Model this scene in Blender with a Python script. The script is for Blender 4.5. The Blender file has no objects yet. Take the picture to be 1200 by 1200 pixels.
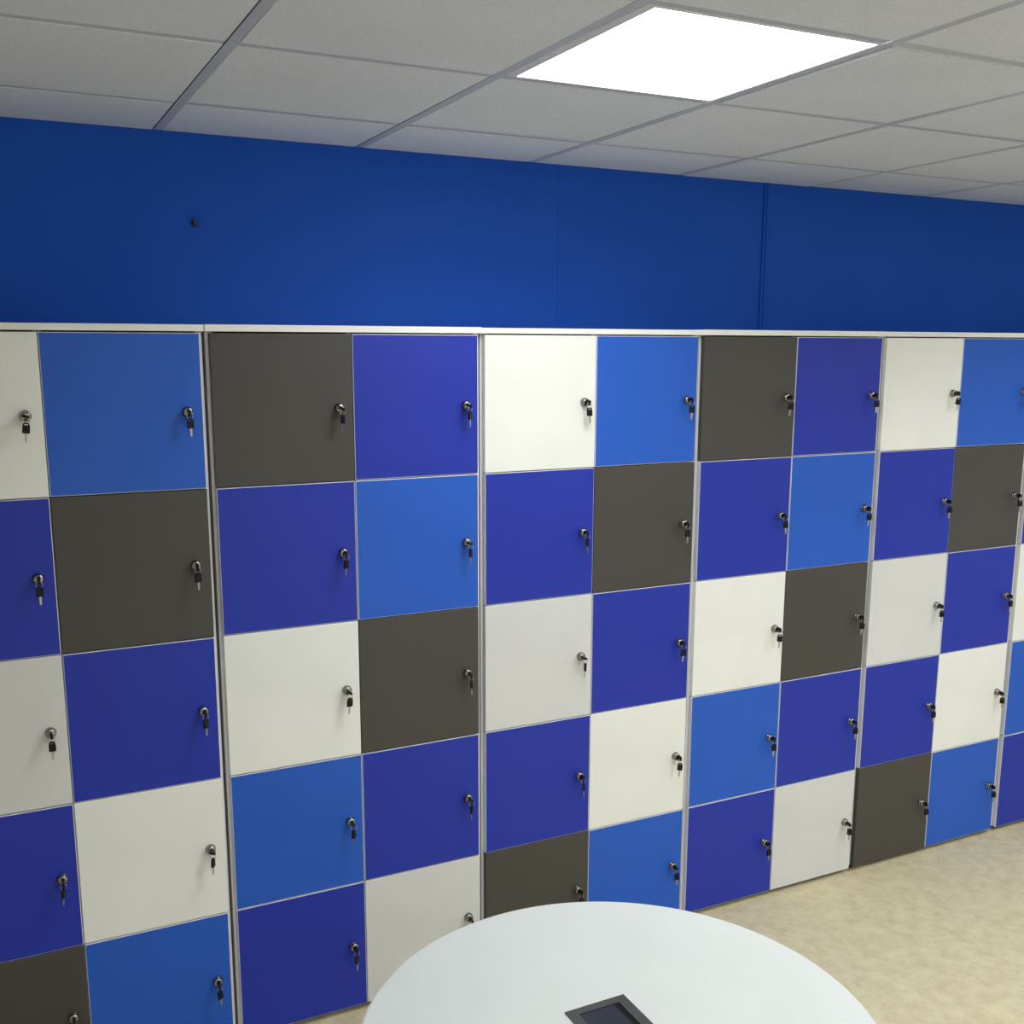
import bpy, bmesh, math, random
from mathutils import Matrix, Vector
random.seed(7)
scene = bpy.context.scene
COL = scene.collection

# ---------------------------------------------------------------- camera
CAM = Vector((-0.14380, -2.81938, 1.98050))
YAW, PITCH, ROLL = 0.4580872, -0.1833926, 0.00122
def cam_axes():
    cy, sy, cp, sp = math.cos(YAW), math.sin(YAW), math.cos(PITCH), math.sin(PITCH)
    f = Vector((sy*cp, cy*cp, sp)); r = Vector((cy, -sy, 0)); u = r.cross(f)
    cr, sr = math.cos(ROLL), math.sin(ROLL)
    return r*cr + u*sr, u*cr - r*sr, f
r_, u_, f_ = cam_axes()
cd = bpy.data.cameras.new('camera'); co = bpy.data.objects.new('camera', cd); COL.objects.link(co)
co.matrix_world = Matrix(((r_.x, u_.x, -f_.x, CAM.x), (r_.y, u_.y, -f_.y, CAM.y), (r_.z, u_.z, -f_.z, CAM.z), (0, 0, 0, 1)))
cd.sensor_width = 36.0; cd.lens = 36.0*1248.92/1200
cd.shift_x = (600-592.09)/1200; cd.shift_y = (639.26-600)/1200
cd.clip_start = 0.05
scene.camera = co

# ---------------------------------------------------------------- world, exposure, lamp levels
w = bpy.data.worlds.new('world'); scene.world = w; w.use_nodes = True
w.node_tree.nodes['Background'].inputs[0].default_value = (0.8, 0.85, 0.9, 1)
w.node_tree.nodes['Background'].inputs[1].default_value = 0.02
vs = scene.view_settings
vs.view_transform = 'Standard'; vs.look = 'None'; vs.gamma = 1.0; vs.use_curve_mapping = False
vs.exposure = 1.43
LAMP = 3.0            # glow of the diffusers
LAMP_W = 6.0          # light each panel throws into the room
LAMP_SPREAD = math.radians(150)
LAMP_COL = (0.96, 0.985, 1.0)
# unseen panels: first inferred from lock shadows, the others added for more light, on the same 600 mm grid (x, y)
MORE_LAMPS = [(3.679, -1.398), (2.479, -1.998), (0.079, -3.198), (3.679, -3.798), (1.279, -4.398)]

# ---------------------------------------------------------------- measured layout
ZT = 2.018            # top of the top row of doors
ROW = 0.400           # door pitch
ZC = 2.5867           # underside of the ceiling tiles
WALL_Y = 0.478
XS = [(-0.380, 0.0), (0.0, 0.380), (0.402, 0.782), (0.782, 1.159), (1.179, 1.554), (1.554, 1.932),
      (1.952, 2.335), (2.335, 2.718), (2.738, 3.118), (3.118, 3.497), (3.523, 3.903), (3.903, 4.283)]
ROOM = (-2.20, 5.40, -5.10)   # left, right, back

# ---------------------------------------------------------------- materials
def new_mat(name):
    m = bpy.data.materials.new(name); m.use_nodes = True
    return m, m.node_tree, m.node_tree.nodes['Principled BSDF']
def noise_mat(name, ca, cb, scale=8, rough=0.5, spec=0.4, metal=0.0, bump=0.0, bscale=200, detail=4, bdist=0.001, c2=None):
    m, nt, b = new_mat(name)
    tc = nt.nodes.new('ShaderNodeTexCoord')
    n = nt.nodes.new('ShaderNodeTexNoise'); n.inputs['Scale'].default_value = scale; n.inputs['Detail'].default_value = detail
    nt.links.new(tc.outputs['Object'], n.inputs['Vector'])
    r = nt.nodes.new('ShaderNodeValToRGB')
    r.color_ramp.elements[0].color = (*ca, 1); r.color_ramp.elements[1].color = (*cb, 1)
    r.color_ramp.elements[0].position = 0.35; r.color_ramp.elements[1].position = 0.65
    nt.links.new(n.outputs['Fac'], r.inputs['Fac'])
    nt.links.new(r.outputs['Color'], b.inputs['Base Color'])
    b.inputs['Roughness'].default_value = rough; b.inputs['Specular IOR Level'].default_value = spec
    b.inputs['Metallic'].default_value = metal
    if bump:
        n2 = nt.nodes.new('ShaderNodeTexNoise'); n2.inputs['Scale'].default_value = bscale; n2.inputs['Detail'].default_value = 3
        nt.links.new(tc.outputs['Object'], n2.inputs['Vector'])
        bp = nt.nodes.new('ShaderNodeBump'); bp.inputs['Strength'].default_value = bump; bp.inputs['Distance'].default_value = bdist
        nt.links.new(n2.outputs['Fac'], bp.inputs['Height']); nt.links.new(bp.outputs['Normal'], b.inputs['Normal'])
    return m
def flat(c, k=0.03):
    return tuple(x*(1-k) for x in c), tuple(min(1, x*(1+k)) for x in c)
def lam(name, c, rough=0.42, spec=0.45, k=0.02, bump=0.06):
    a, b = flat(c, k)
    return noise_mat(name, a, b, 5, rough, spec, 0, bump, 350, bdist=0.0004)

M = {}
M['W'] = lam('white_laminate', (0.785, 0.795, 0.755))
M['L'] = lam('pale_grey_laminate', (0.63, 0.635, 0.63))
M['N'] = lam('royal_blue_laminate', (0.007, 0.025, 0.355), 0.46, 0.45)
M['B'] = lam('bright_blue_laminate', (0.009, 0.094, 0.51), 0.46, 0.45)
M['K'] = lam('charcoal_laminate', (0.053, 0.048, 0.044), 0.44, 0.50)
M['edge'] = lam('pale_edge_band', (0.62, 0.62, 0.68))
M['carcass'] = lam('light_grey_board', (0.78, 0.78, 0.79))
M['top'] = lam('white_board', (0.82, 0.82, 0.79))
M['plinth'] = lam('dark_grey_plinth', (0.05, 0.05, 0.05))
M['wall_blue'] = noise_mat('blue_wall_paint', (0.013, 0.096, 0.54), (0.015, 0.104, 0.57), 2.5, 0.6, 0.15, 0, 0.10, 120, bdist=0.001)
M['wall_white'] = noise_mat('white_wall_paint', (0.80, 0.80, 0.79), (0.84, 0.84, 0.83), 2.5, 0.6, 0.3, 0, 0.1, 120)
M['tee'] = lam('painted_tee', (0.53, 0.55, 0.61), 0.45)
M['lampframe'] = lam('white_lamp_frame', (0.75, 0.75, 0.75), 0.4)
M['chrome'] = noise_mat('brushed_chrome', (0.26, 0.25, 0.23), (0.34, 0.325, 0.30), 40, 0.14, 0.5, 1.0)
M['steel'] = noise_mat('key_steel', (0.36, 0.355, 0.35), (0.46, 0.455, 0.45), 60, 0.28, 0.5, 1.0)
M['plastic'] = noise_mat('black_key_plastic', (0.004, 0.004, 0.005), (0.007, 0.007, 0.008), 60, 0.45, 0.25)
M['table'] = noise_mat('white_table_laminate', (0.585, 0.61, 0.58), (0.605, 0.63, 0.60), 6, 0.38, 0.45, 0, 0.05, 400, bdist=0.0003)
M['table_edge'] = noise_mat('cream_table_edge', (0.80, 0.80, 0.70), (0.84, 0.84, 0.74), 6, 0.35, 0.5)
M['port'] = noise_mat('dark_grey_metal', (0.050, 0.050, 0.046), (0.060, 0.060, 0.055), 30, 0.38, 0.5)
M['lid'] = noise_mat('blue_black_plastic', (0.016, 0.019, 0.025), (0.021, 0.024, 0.031), 30, 0.3, 0.5)
M['slot'] = noise_mat('gap_shade_black', (0.003, 0.003, 0.003), (0.005, 0.005, 0.005), 30, 0.7, 0.2)  # black standing for the shade inside the port's gap
M['legmetal'] = noise_mat('grey_leg_metal', (0.35, 0.35, 0.36), (0.42, 0.42, 0.43), 30, 0.35, 0.5, 0.8)

def ceiling_tile_mat():
    m, nt, b = new_mat('mineral_fibre_tile')
    tc = nt.nodes.new('ShaderNodeTexCoord'); geo = nt.nodes.new('ShaderNodeNewGeometry')
    n = nt.nodes.new('ShaderNodeTexNoise'); n.inputs['Scale'].default_value = 140; n.inputs['Detail'].default_value = 6
    nt.links.new(geo.outputs['Position'], n.inputs['Vector'])
    n3 = nt.nodes.new('ShaderNodeTexNoise'); n3.inputs['Scale'].default_value = 3; n3.inputs['Detail'].default_value = 4
    nt.links.new(geo.outputs['Position'], n3.inputs['Vector'])
    r = nt.nodes.new('ShaderNodeValToRGB')
    r.color_ramp.elements[0].position = 0.30; r.color_ramp.elements[0].color = (0.745, 0.775, 0.825, 1)
    r.color_ramp.elements[1].position = 0.60; r.color_ramp.elements[1].color = (0.83, 0.87, 0.93, 1)
    nt.links.new(n.outputs['Fac'], r.inputs['Fac'])
    mx = nt.nodes.new('ShaderNodeMixRGB'); mx.blend_type = 'MULTIPLY'; mx.inputs[0].default_value = 0.12
    nt.links.new(r.outputs['Color'], mx.inputs[1]); nt.links.new(n3.outputs['Fac'], mx.inputs[2])
    nt.links.new(mx.outputs[0], b.inputs['Base Color'])
    b.inputs['Roughness'].default_value = 0.9; b.inputs['Specular IOR Level'].default_value = 0.15
    bp = nt.nodes.new('ShaderNodeBump'); bp.inputs['Strength'].default_value = 0.25; bp.inputs['Distance'].default_value = 0.001
    nt.links.new(n.outputs['Fac'], bp.inputs['Height']); nt.links.new(bp.outputs['Normal'], b.inputs['Normal'])
    return m
M['tile'] = ceiling_tile_mat()

def floor_mat():
    m, nt, b = new_mat('beige_vinyl_floor')
    tc = nt.nodes.new('ShaderNodeTexCoord')
    def noise(s, d, rg=0.6, dist=0.0):
        n = nt.nodes.new('ShaderNodeTexNoise'); n.inputs['Scale'].default_value = s; n.inputs['Detail'].default_value = d
        n.inputs['Roughness'].default_value = rg; n.inputs['Distortion'].default_value = dist
        nt.links.new(tc.outputs['Object'], n.inputs['Vector']); return n
    a = noise(17, 9, 0.70, 0.1)
    r = nt.nodes.new('ShaderNodeValToRGB')
    e = r.color_ramp.elements
    e[0].position = 0.36; e[0].color = (0.48, 0.42, 0.26, 1)
    e[1].position = 0.66; e[1].color = (0.61, 0.555, 0.37, 1)
    x = e.new(0.5); x.color = (0.55, 0.49, 0.32, 1)
    nt.links.new(a.outputs['Fac'], r.inputs['Fac'])
    c = noise(5, 6, 0.6, 0.1)
    r2 = nt.nodes.new('ShaderNodeValToRGB'); r2.color_ramp.elements[0].position = 0.56; r2.color_ramp.elements[1].position = 0.72
    nt.links.new(c.outputs['Fac'], r2.inputs['Fac'])
    mul = nt.nodes.new('ShaderNodeMath'); mul.operation = 'MULTIPLY'; mul.inputs[1].default_value = 0.35
    nt.links.new(r2.outputs['Color'], mul.inputs[0])
    mx = nt.nodes.new('ShaderNodeMixRGB'); mx.inputs[2].default_value = (0.58, 0.50, 0.39, 1)
    nt.links.new(mul.outputs[0], mx.inputs[0]); nt.links.new(r.outputs['Color'], mx.inputs[1])
    nt.links.new(mx.outputs[0], b.inputs['Base Color'])
    b.inputs['Roughness'].default_value = 0.55; b.inputs['Specular IOR Level'].default_value = 0.35
    return m
M['floor'] = floor_mat()

def lamp_mat():
    m, nt, b = new_mat('lit_diffuser')
    b.inputs['Base Color'].default_value = (0.9, 0.9, 0.88, 1)
    b.inputs['Emission Color'].default_value = (*LAMP_COL, 1)
    b.inputs['Emission Strength'].default_value = LAMP
    return m
M['lamp'] = lamp_mat()

# ---------------------------------------------------------------- helpers
def link(name, mesh, parent=None, loc=None, rot=None):
    o = bpy.data.objects.new(name, mesh); COL.objects.link(o)
    if parent: o.parent = parent
    if loc is not None: o.location = loc
    if rot is not None: o.rotation_euler = rot
    return o
def bm_mesh(name, bm, mats, smooth=False, recalc=True):
    if recalc: bmesh.ops.recalc_face_normals(bm, faces=bm.faces)
    me = bpy.data.meshes.new(name); bm.to_mesh(me); bm.free()
    for m in (mats if isinstance(mats, (list, tuple)) else [mats]): me.materials.append(m)
    if smooth:
        for p in me.polygons: p.use_smooth = True
    return me
def add_box(bm, x0, x1, y0, y1, z0, z1):
    mtx = Matrix.Translation(((x0+x1)/2, (y0+y1)/2, (z0+z1)/2)) @ Matrix.Diagonal((x1-x0, y1-y0, z1-z0, 1))
    return bmesh.ops.create_cube(bm, size=1.0, matrix=mtx)['verts']
def box_mesh(name, x0, x1, y0, y1, z0, z1, mat, bev=0.0, seg=1):
    bm = bmesh.new(); add_box(bm, x0, x1, y0, y1, z0, z1)
    if bev: bmesh.ops.bevel(bm, geom=list(bm.edges), offset=bev, segments=seg, affect='EDGES', profile=0.5)
    return bm_mesh(name, bm, mat)
def box(name, x0, x1, y0, y1, z0, z1, mat, parent=None, bev=0.0):
    """box given in world coordinates with its origin at its own centre"""
    c = Vector(((x0+x1)/2, (y0+y1)/2, (z0+z1)/2))
    me = box_mesh(name, x0-c.x, x1-c.x, y0-c.y, y1-c.y, z0-c.z, z1-c.z, mat, bev)
    loc = c - (parent_world(parent) if parent else Vector((0, 0, 0)))
    return link(name, me, parent, loc)
WORLD = {}
def parent_world(p):
    v = Vector(p.location)
    while p.parent:
        p = p.parent; v = v + Vector(p.location)
    return v
def empty(name, loc, label=None, cat=None, group=None):
    o = bpy.data.objects.new(name, None); COL.objects.link(o); o.location = loc
    o.empty_display_size = 0.05
    if label: o['label'] = label
    if cat: o['category'] = cat
    if group: o['group'] = group
    return o
def lathe(bm, prof, seg=24, axis='Z'):
    """profile (radius, height); closed by its zero-radius ends"""
    rings = []
    for (r, h) in prof:
        if r < 1e-7:
            rings.append([bm.verts.new((0, 0, h) if axis == 'Z' else (0, -h, 0))])
        else:
            ring = []
            for k in range(seg):
                a = 2*math.pi*k/seg
                ring.append(bm.verts.new((r*math.cos(a), r*math.sin(a), h) if axis == 'Z' else (r*math.cos(a), -h, r*math.sin(a))))
            rings.append(ring)
    for A, B in zip(rings, rings[1:]):
        for k in range(seg):
            k2 = (k+1) % seg
            if len(A) == 1 and len(B) == 1: continue
            if len(A) == 1: bm.faces.new((A[0], B[k], B[k2]))
            elif len(B) == 1: bm.faces.new((A[k], A[k2], B[0]))
            else: bm.faces.new((A[k], A[k2], B[k2], B[k]))
def structure(o):
    o['kind'] = 'structure'; return o

# ---------------------------------------------------------------- the room
XL, XR, YB = ROOM
fl = structure(link('floor', box_mesh('floor', XL, XR, YB, WALL_Y, -0.08, 0.0, M['floor'])))

# back wall: painted partition boards with two joints showing above the lockers
wb = structure(link('wall_back', box_mesh('wall_back', XL, XR, WALL_Y+0.012, WALL_Y+0.12, 0, ZC+0.2, M['wall_blue'])))
joints = [XL, -0.09, 1.679, 2.566, XR]
for k, (a, b) in enumerate(zip(joints, joints[1:])):
    l = a if k == 0 else a+0.0004
    r = b if k == len(joints)-2 else b-0.0004
    if k == 0: r = b
    if k == 1: l = a
    o = box('board', l, r, WALL_Y, WALL_Y+0.0118, 0, ZC+0.1, M['wall_blue'], wb)
# joint strip: a slim painted profile with a ridge on each edge
bm = bmesh.new()
add_box(bm, -0.010, 0.0075, -0.0045, 0.0, ZT+0.03, ZC)
add_box(bm, -0.010, -0.0070, -0.0065, -0.0045, ZT+0.03, ZC)
add_box(bm, 0.0035, 0.0075, -0.0085, -0.0045, ZT+0.03, ZC)
link('joint_strip', bm_mesh('joint_strip', bm, M['wall_blue']), wb, (2.566, WALL_Y, 0))

structure(link('wall_left', box_mesh('wall_left', XL-0.12, XL, YB, WALL_Y, 0, ZC+0.2, M['wall_white'])))
structure(link('wall_right', box_mesh('wall_right', XR, XR+0.12, YB, WALL_Y, 0, ZC+0.2, M['wall_white'])))
structure(link('wall_front', box_mesh('wall_front', XL, XR, YB-0.12, YB, 0, ZC+0.2, M['wall_white'])))

# suspended ceiling: slab above, tees, tiles set a little below the tees
ce = structure(link('ceiling', box_mesh('ceiling', XL, XR, YB, WALL_Y, ZC+0.16, ZC+0.2, M['wall_white'])))
GX, GY, P = 0.379, 0.102, 0.600
TW = 0.029            # width of the sunk joint over the tee
i0, i1 = math.floor((XL-GX)/P), math.ceil((XR-GX)/P)
j0, j1 = math.floor((YB-GY)/P), math.ceil((WALL_Y-GY)/P)
lamps = [(1.279, -0.798)] + MORE_LAMPS
def is_lamp(cx, cy):
    return any(abs(cx-a) < 0.1 and abs(cy-b) < 0.1 for a, b in lamps)
tile_cache = {}
for i in range(i0, i1):
    for j in range(j0, j1):
        x0, x1 = max(GX+i*P+TW/2, XL), min(GX+(i+1)*P-TW/2, XR)
        y0, y1 = max(GY+j*P+TW/2, YB), min(GY+(j+1)*P-TW/2, WALL_Y)
        if x1-x0 < 0.02 or y1-y0 < 0.02: continue
        if is_lamp(GX+(i+.5)*P, GY+(j+.5)*P): continue
        sx, sy = round(x1-x0, 4), round(y1-y0, 4)
        if (sx, sy) not in tile_cache:
            tile_cache[(sx, sy)] = box_mesh('tile', -sx/2, sx/2, -sy/2, sy/2, 0, 0.018, M['tile'], 0.0008)
        dz = random.uniform(-0.0006, 0.0012); rx = random.uniform(-0.0012, 0.0012); ry = random.uniform(-0.0012, 0.0012)
        if (i, j) == (2, -2):   # the tile by the lamp that sits crooked in its frame
            dz, rx, ry = -0.0016, 0.0065, -0.0055
        link('tile', tile_cache[(sx, sy)], ce, ((x0+x1)/2, (y0+y1)/2, ZC+dz), (rx, ry, 0))
def tee_mesh(length, along):
    bm = bmesh.new(); h = TW/2
    if along == 'y':
        add_box(bm, -h+0.005, h, -length/2, length/2, 0, 0.0012); add_box(bm, -0.0008, 0.0008, -length/2, length/2, 0.0012, 0.035)
    else:
        add_box(bm, -length/2, length/2, -h, h, 0, 0.0012); add_box(bm, -length/2, length/2, -0.0008, 0.0008, 0.0012, 0.035)
    return bm_mesh('tee', bm, M['tee'])
ym = (YB+WALL_Y)/2
mt = tee_mesh(WALL_Y-YB, 'y'); ct = tee_mesh(P-TW, 'x')
for i in range(i0, i1+1):
    x = GX+i*P
    if XL+0.02 < x < XR-0.02: link('main_tee', mt, ce, (x, ym, ZC+0.0016))
    for j in range(j0, j1+1):
        y = GY+j*P
        if XL+0.3 < x+P/2 < XR-0.3 and YB+0.02 < y < WALL_Y-0.02: link('cross_tee', ct, ce, (x+P/2, y, ZC+0.0016))

# ---------------------------------------------------------------- ceiling lamps
def lamp(cx, cy, label):
    t = empty('ceiling_light', (cx, cy, ZC), label, 'ceiling light')
    h = P/2-TW/2-0.001
    bm = bmesh.new()
    in_x0, in_x1, in_y0, in_y1 = -0.262, 0.279, -0.279, 0.278
    for a in ((-h, in_x0, -h, h), (in_x1, h, -h, h), (in_x0, in_x1, -h, in_y0), (in_x0, in_x1, in_y1, h)):
        add_box(bm, *a, 0.0, 0.012)
    link('lamp_frame', bm_mesh('lamp_frame', bm, M['lampframe']), t)
    ld = bpy.data.lights.new('panel_light', 'AREA'); ld.shape = 'RECTANGLE'; ld.size = in_x1-in_x0-0.01; ld.size_y = in_y1-in_y0-0.01
    ld.energy = LAMP_W*(0.60 if (cx, cy) == lamps[0] else 1.0); ld.color = LAMP_COL; ld.spread = LAMP_SPREAD
    lo = bpy.data.objects.new('panel_light', ld); COL.objects.link(lo); lo.parent = t
    lo.location = ((in_x0+in_x1)/2, (in_y0+in_y1)/2, -0.0015)
    link('diffuser', box_mesh('diffuser', in_x0, in_x1, in_y0, in_y1, 0.001, 0.010, M['lamp']), t)
    return t
lamp(1.279, -0.798, 'bright square ceiling light panel set among the ceiling tiles above the lockers')
for k, (x, y) in enumerate(MORE_LAMPS):
    lamp(x, y, ['square ceiling light panel near the right end of the room, beyond the picture',
                'added square fill light panel right of the camera, beyond the picture',
                'added square fill light panel just behind the camera, beyond the picture',
                'added square fill light panel in the far right corner behind the camera, beyond the picture',
                'added square fill light panel farthest behind the camera, beyond the picture'][k])

# ---------------------------------------------------------------- hook in the blue wall
bm = bmesh.new()
lathe(bm, [(0, 0), (0.0085, 0), (0.0085, 0.0025), (0.004, 0.004), (0.004, 0.012), (0, 0.012)], 14, 'Y')
add_box(bm, -0.004, 0.004, -0.014, -0.006, 0.0, 0.016)
add_box(bm, -0.004, 0.012, -0.011, -0.004, -0.008, -0.002)
bmesh.ops.bevel(bm, geom=list(bm.edges), offset=0.0006, segments=1, affect='EDGES')
hk = link('wall_hook', bm_mesh('wall_hook', bm, lam('dark_blue_hook', (0.010, 0.016, 0.06), 0.4)), None, (0.468, WALL_Y, 2.335))
hk['label'] = 'small dark hook left in the blue wall above the lockers'; hk['category'] = 'hook'

# ---------------------------------------------------------------- lockers
PATTERN = ['WNLNK', 'BKNWB', 'KNWBN', 'NBKNL']
CNAME = {'W': 'white', 'L': 'pale grey', 'N': 'royal blue', 'B': 'bright blue', 'K': 'charcoal'}
EDGE = {'W': M['W'], 'L': M['L'], 'N': M['edge'], 'B': M['edge'], 'K': M['K']}
bm = bmesh.new()
lathe(bm, [(0, -0.002), (0.0130, -0.002), (0.0130, 0.0020), (0.0124, 0.0038), (0.0114, 0.0046), (0.0114, 0.0080),
           (0.0108, 0.0104), (0.0088, 0.0120), (0.0045, 0.0127), (0, 0.0128)], 24, 'Y')
bmesh.ops.scale(bm, vec=(1.1, 1.15, 1.1), verts=list(bm.verts))
LOCK = bm_mesh('lock', bm, M['chrome'], True)
UNIT_LABELS = [
    'checkered locker unit cut off by the left picture edge, white and blue top doors',
    'checkered locker unit with charcoal top-left door, second unit from the left',
    'checkered locker unit with white top-left door, its foot hidden behind the round table',
    'checkered locker unit with charcoal top-left door, third unit from the right picture edge',
    'checkered locker unit with white top-left door, rightmost of those showing both columns',
    'locker unit cut by the right picture edge, only a narrow strip of doors showing']
def door_mesh(wd, ht, code):
    bm = bmesh.new(); add_box(bm, -wd/2, wd/2, 0, 0.018, -ht/2, ht/2)
    bmesh.ops.bevel(bm, geom=list(bm.edges), offset=0.0018, segments=2, affect='EDGES', profile=0.5)
    bmesh.ops.recalc_face_normals(bm, faces=bm.faces)
    bm.normal_update()
    for f in bm.faces: f.material_index = 0 if abs(f.normal.y) > 0.97 else 1
    return bm_mesh('door', bm, [M[code], EDGE[code]])
LOCKS = {}
G = 0.0012
for u in range(6):
    a, b = XS[2*u], XS[2*u+1]
    lg = (a[0]-XS[2*u-1][1]) if u else 0.022
    rg = (XS[2*u+2][0]-b[1]) if u < 5 else 0.022
    x0, x1 = a[0]-0.28*lg, b[1]+(0.34 if u == 0 else 0.45)*rg
    org = Vector(((x0+x1)/2, 0.24, 0.0))
    t = empty('locker_unit', org, UNIT_LABELS[u], 'locker', 'checkered locker units along the blue wall')
    yF, yB = 0.0195, 0.470
    zb = 0.020
    jz = [0.0, 0.0008, -0.0008, 0.0006, 0.0, -0.0006][u]
    box('side_panel', x0, x0+0.018, yF, yB, zb, ZT+0.0025, M['carcass'], t)
    box('side_panel', x1-0.018, x1, yF, yB, zb, ZT+0.0025, M['carcass'], t)
    box('divider', a[1]-0.009, a[1]+0.009, yF, yB-0.006, zb+0.018, ZT+0.0025, M['carcass'], t)
    box('top_panel', x0-0.27*lg/2, x1+0.27*rg/2, 0.0, yB, ZT+0.003, ZT+0.0198+jz, M['top'], t, 0.0006)
    box('bottom_panel', x0+0.018, x1-0.018, yF, yB, zb, zb+0.018, M['carcass'], t)
    box('back_panel', x0+0.018, x1-0.018, yB-0.006, yB, zb+0.018, ZT+0.0025, M['carcass'], t)
    box('plinth', x0, x1, 0.030, yB, 0.0, zb, M['plinth'], t)
    for ci in (0, 1):
        c = 2*u+ci; cx0, cx1 = XS[c]
        sh0 = x0+0.018 if ci == 0 else a[1]+0.009
        sh1 = a[1]-0.009 if ci == 0 else x1-0.018
        for r in range(4):
            z = ZT-ROW*(r+1)
            box('shelf', sh0, sh1, yF, yB-0.006, z-0.009, z+0.009, M['carcass'], t)
        for r in range(5):
            code = PATTERN[c % 4][r]
            zt = ZT-ROW*r-G; zbm = ZT-ROW*(r+1)+G
            wd, ht = cx1-cx0-2*G, zt-zbm
            d = link('door', door_mesh(wd, ht, code), t)
            ang = random.uniform(-0.0022, 0.0022)
            jy = random.uniform(0, 0.0012)
            d.location = Vector(((cx0+cx1)/2, jy, (zt+zbm)/2))-org
            d.rotation_euler = (0, 0, ang)
            d['label'] = CNAME[code]+' door'
            lx = wd/2-0.039
            lk = link('lock', LOCK, d, (lx, 0, 0.0))
            lk['label'] = 'chrome cylinder lock'
            LOCKS[(c, r)] = Vector(((cx0+cx1)/2+lx*math.cos(ang), jy+lx*math.sin(ang), (zt+zbm)/2))

# ---------------------------------------------------------------- keys
def bow_mesh(k_len=1.0):
    """shield-shaped key head with an oblong hole, drawn in xz, top at z=0, 26 mm long, 7 mm thick"""
    out = [(-0.0034, 0.0), (0.0034, 0.0), (0.0064, -0.0022), (0.0080, -0.0060), (0.0085, -0.0120), (0.0086, -0.0200),
           (0.0085, -0.0252), (0.0036, -0.0258), (-0.0036, -0.0258), (-0.0085, -0.0252), (-0.0086, -0.0200), (-0.0085, -0.0120),
           (-0.0080, -0.0060), (-0.0064, -0.0022)]
    cx, cz, n = 0.0, -0.0050, len(out)
    hole = []
    for (x, z) in out:
        a = math.atan2(z-(-0.011), x)
        hole.append((0.0048*math.cos(a), cz+0.0017*math.sin(a)))
    bm = bmesh.new(); t = 0.0034
    def ring(pts, y, k=1.0):
        return [bm.verts.new((x*k, y, -0.013+(z+0.013)*k)) for x, z in pts]
    o1, o2, o3, o4 = ring(out, -t, 0.93), ring(out, -t+0.0010), ring(out, t-0.0010), ring(out, t, 0.93)
    h1, h2 = ring(hole, -t), ring(hole, t)
    seq = [h1, o1, o2, o3, o4, h2, h1]
    for A, B in zip(seq, seq[1:]):
        for k in range(n):
            k2 = (k+1) % n
            bm.faces.new((A[k], A[k2], B[k2], B[k]))
    for v in bm.verts: v.co.z *= k_len
    return bm_mesh('key_head', bm, M['plastic'])
def blade_mesh(l):
    bm = bmesh.new()
    pts = [(-0.0030, 0.001), (0.0030, 0.001), (0.0030, -0.004), (0.0024, -0.006), (0.0028, -0.009), (0.0021, -0.012), (0.0026, -0.015),
           (0.0022, -0.018), (0.0, -0.022), (-0.0026, -0.018), (-0.0026, -0.006)]
    k = l/0.022
    A = [bm.verts.new((x, -0.0011, z*k)) for x, z in pts]; B = [bm.verts.new((x, 0.0011, z*k)) for x, z in pts]
    bm.faces.new(A); bm.faces.new(B[::-1])
    for i in range(len(pts)):
        j = (i+1) % len(pts); bm.faces.new((A[i], B[i], B[j], A[j]))
    return bm_mesh('key_blade', bm, M['steel'])
def ring_mesh(R=0.0078, r=0.0009, n=24, s=6):
    bm = bmesh.new(); V = []
    for i in range(n):
        a = 2*math.pi*i/n
        V.append([bm.verts.new(((R+r*math.cos(b))*math.sin(a), r*math.sin(b), (R+r*math.cos(b))*math.cos(a))) for b in [2*math.pi*k/s for k in range(s)]])
    for i in range(n):
        for k in range(s):
            bm.faces.new((V[i][k], V[i][(k+1) % s], V[(i+1) % n][(k+1) % s], V[(i+1) % n][k]))
    return bm_mesh('key_ring', bm, M['steel'], True)
BOW, SHORT, BLADE, STUB, RING = bow_mesh(), bow_mesh(0.66), blade_mesh(0.022), blade_mesh(0.008), ring_mesh()
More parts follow.
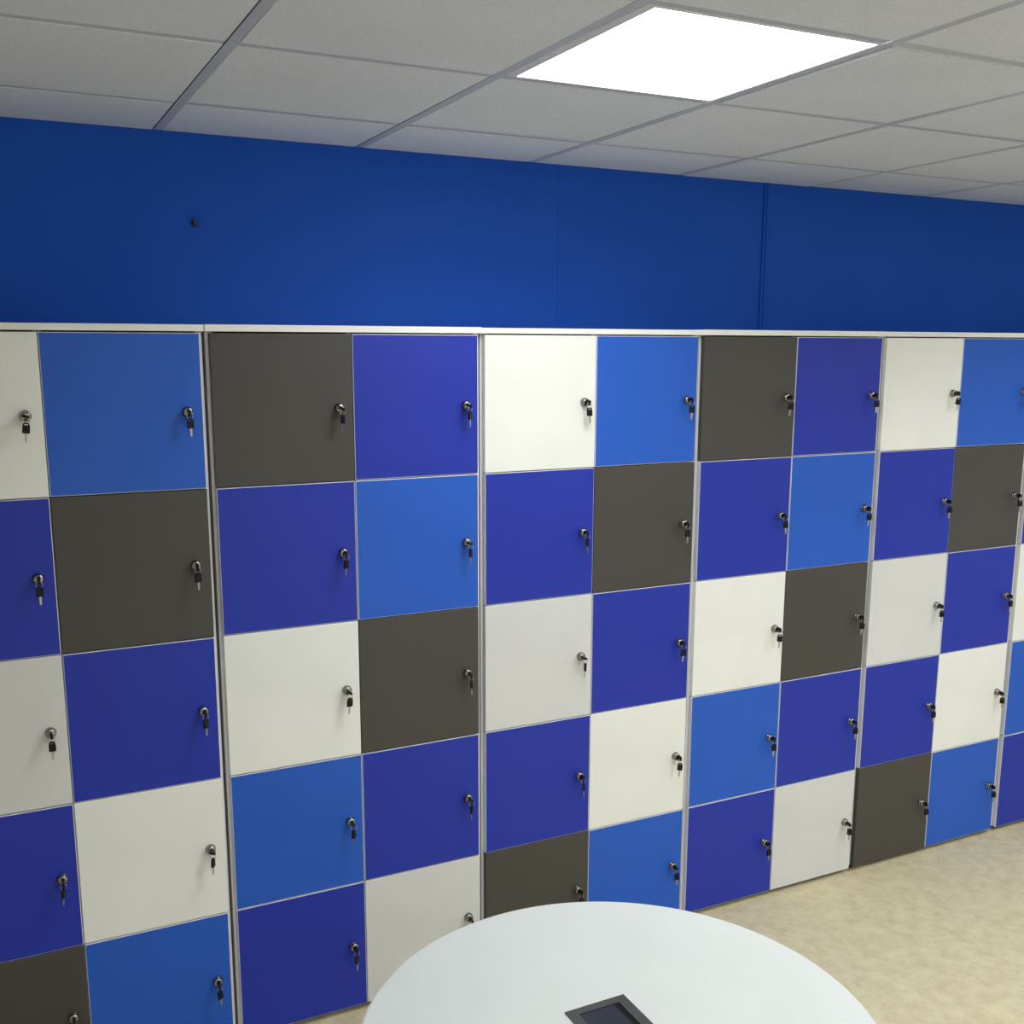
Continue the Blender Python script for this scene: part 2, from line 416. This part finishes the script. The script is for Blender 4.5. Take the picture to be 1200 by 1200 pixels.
# turn of the key in the lock, turn of the hanging key about its ring (degrees); one row of five per column
TURN = {(0, 0): -70, (2, 0): -55, (3, 0): -60, (4, 2): -70, (3, 1): -75, (2, 2): -50, (1, 3): -65}
HANG = {}
for c_, row in enumerate([(0, 10, -5, 65, 20), (5, 20, 45, 60, 40), (50, 35, 15, 45, 50), (40, 50, 75, 50, 30), (0, 45, 70, 65, 20),
                          (-20, 0, -15, -20, -15), (-15, -25, -25, -20, -5), (-30, -20, -25, -5, -30), (-35, -20, -30, -10, -15), (-30, -25, -10, -35, -20)]):
    for r__, v_ in enumerate(row): HANG[(c_, r__)] = v_
ORD = ['first', 'second', 'third', 'fourth', 'fifth', 'sixth', 'seventh', 'eighth', 'ninth', 'tenth']
ROWN = ['top row', 'second row', 'third row', 'fourth row', 'bottom row']
proto = None
for c in range(10):
    for r in range(5):
        code = PATTERN[c % 4][r]
        name = 'key_pair'
        lab = 'two black-headed keys on the %s door, %s, %s column from the left' % (CNAME[code], ROWN[r], ORD[c])
        p = LOCKS[(c, r)]
        turn = TURN.get((c, r), random.choice([0, 6, -8, 12, -14, -20]))
        hang = HANG.get((c, r), random.choice([0, 10, 25, -20, 50]))
        if proto is None:
            t = empty(name, p)
            ik = link('inserted_key', SHORT, t); st = link('key_blade', STUB, ik, (0, 0, -0.0168)); st['label'] = 'steel key blade'
            rg = link('key_ring', RING, t); rg['label'] = 'thin steel split ring'
            hkx = link('hanging_key', BOW, t); bl = link('key_blade', BLADE, hkx, (0, 0, -0.0262)); bl['label'] = 'steel key blade'
            proto = (t, ik, st, rg, hkx, bl)
            parts = proto
        else:
            parts = []
            for o in proto:
                n = o.copy(); COL.objects.link(n); parts.append(n)
            T, ik, st, rg, hkx, bl = parts
            T.location = p
            ik.parent = T; rg.parent = T; hkx.parent = T; st.parent = ik; bl.parent = hkx
        T, ik, st, rg, hkx, bl = parts
        T['label'] = lab; T['category'] = 'keys'; T['group'] = 'key pairs hanging in the locker locks'
        # inserted key: its length points out of the door, its width turned by `turn`
        # local z of the head runs along world -y (top = outer end)
        m = Matrix.Rotation(math.radians(turn), 4, 'Y') @ Matrix.Rotation(math.radians(90), 4, 'X') @ Matrix.Rotation(math.radians(90), 4, 'Z')
        ik.matrix_local = Matrix.Translation((0, -0.0345, 0)) @ m
        rg.location = (0, -0.0305, -0.0090)
        rg.rotation_euler = (0, 0, math.radians(random.uniform(-15, 15)))
        hkx.location = (0.0, -0.0305, -0.0140)
        hkx.rotation_euler = (math.radians(random.uniform(-4, 4)), math.radians(random.uniform(-3, 6)), math.radians(hang))

# ---------------------------------------------------------------- round table
TX, TY, TZ, TR = 0.836, -1.322, 0.728, 0.488
tb = empty('round_table', (TX, TY, 0), 'round white meeting table with a dark power port set in its top', 'table')
bm = bmesh.new()
lathe(bm, [(0, -0.022), (TR-0.004, -0.022), (TR-0.001, -0.019), (TR-0.001, -0.0022), (TR-0.0025, -0.0004), (TR-0.004, 0), (0, 0)], 128)
bm.normal_update()
me = bm_mesh('tabletop', bm, M['table'])
link('tabletop', me, tb, (0, 0, TZ))
bm = bmesh.new()
lathe(bm, [(TR-0.0009, -0.0195), (TR+0.0006, -0.0190), (TR+0.0010, -0.0160), (TR+0.0010, -0.0045), (TR+0.0004, -0.0018), (TR-0.0009, -0.0008), (TR-0.0009, -0.0195)], 128)
o = link('edge_band', bm_mesh('edge_band', bm, M['table_edge']), tb, (0, 0, TZ)); o['label'] = 'cream edge band'
bm = bmesh.new(); lathe(bm, [(0, 0.022), (0.040, 0.022), (0.040, TZ-0.030), (0.16, TZ-0.028), (0.16, TZ-0.0222), (0, TZ-0.0222)], 32)
link('column', bm_mesh('column', bm, M['legmetal']), tb)
bm = bmesh.new(); lathe(bm, [(0, 0), (0.29, 0), (0.29, 0.006), (0.26, 0.012), (0.05, 0.0218), (0, 0.0218)], 64)
link('base_plate', bm_mesh('base_plate', bm, M['legmetal']), tb)
# power port: rectangular frame, flat black sheet painting the gap's shade, lid a little askew
px0, px1, py1 = 0.774, 0.9065, -1.2175
py0 = py1-0.215
bm = bmesh.new()
fw, zt_, zl = 0.022, TZ+0.0025, TZ
for q in ((px0, px0+fw, py0, py1), (px1-fw, px1, py0, py1), (px0+fw, px1-fw, py0, py0+fw), (px0+fw, px1-fw, py1-fw+0.004, py1)):
    add_box(bm, q[0]-TX, q[1]-TX, q[2]-TY, q[3]-TY, zl, zt_)
pf = link('power_port_frame', bm_mesh('power_port_frame', bm, M['port']), tb); pf['label'] = 'dark grey port frame'
w_ = box_mesh('gap_shade', px0+fw-TX, px1-fw-TX, py0+fw-TY, py1-fw+0.004-TY, TZ+0.0001, TZ+0.0004, M['slot'])
o = link('gap_shade', w_, pf); o['label'] = 'flat black sheet for the shade in the gap'
l_ = box_mesh('lid', px0+fw+0.001-TX, px1-fw-0.012-TX, py0+fw+0.001-TY, py1-fw+0.002-TY, TZ+0.0005, TZ+0.0018, M['lid'], 0.0004)
o = link('lid', l_, pf); o['label'] = 'blue-black lid'
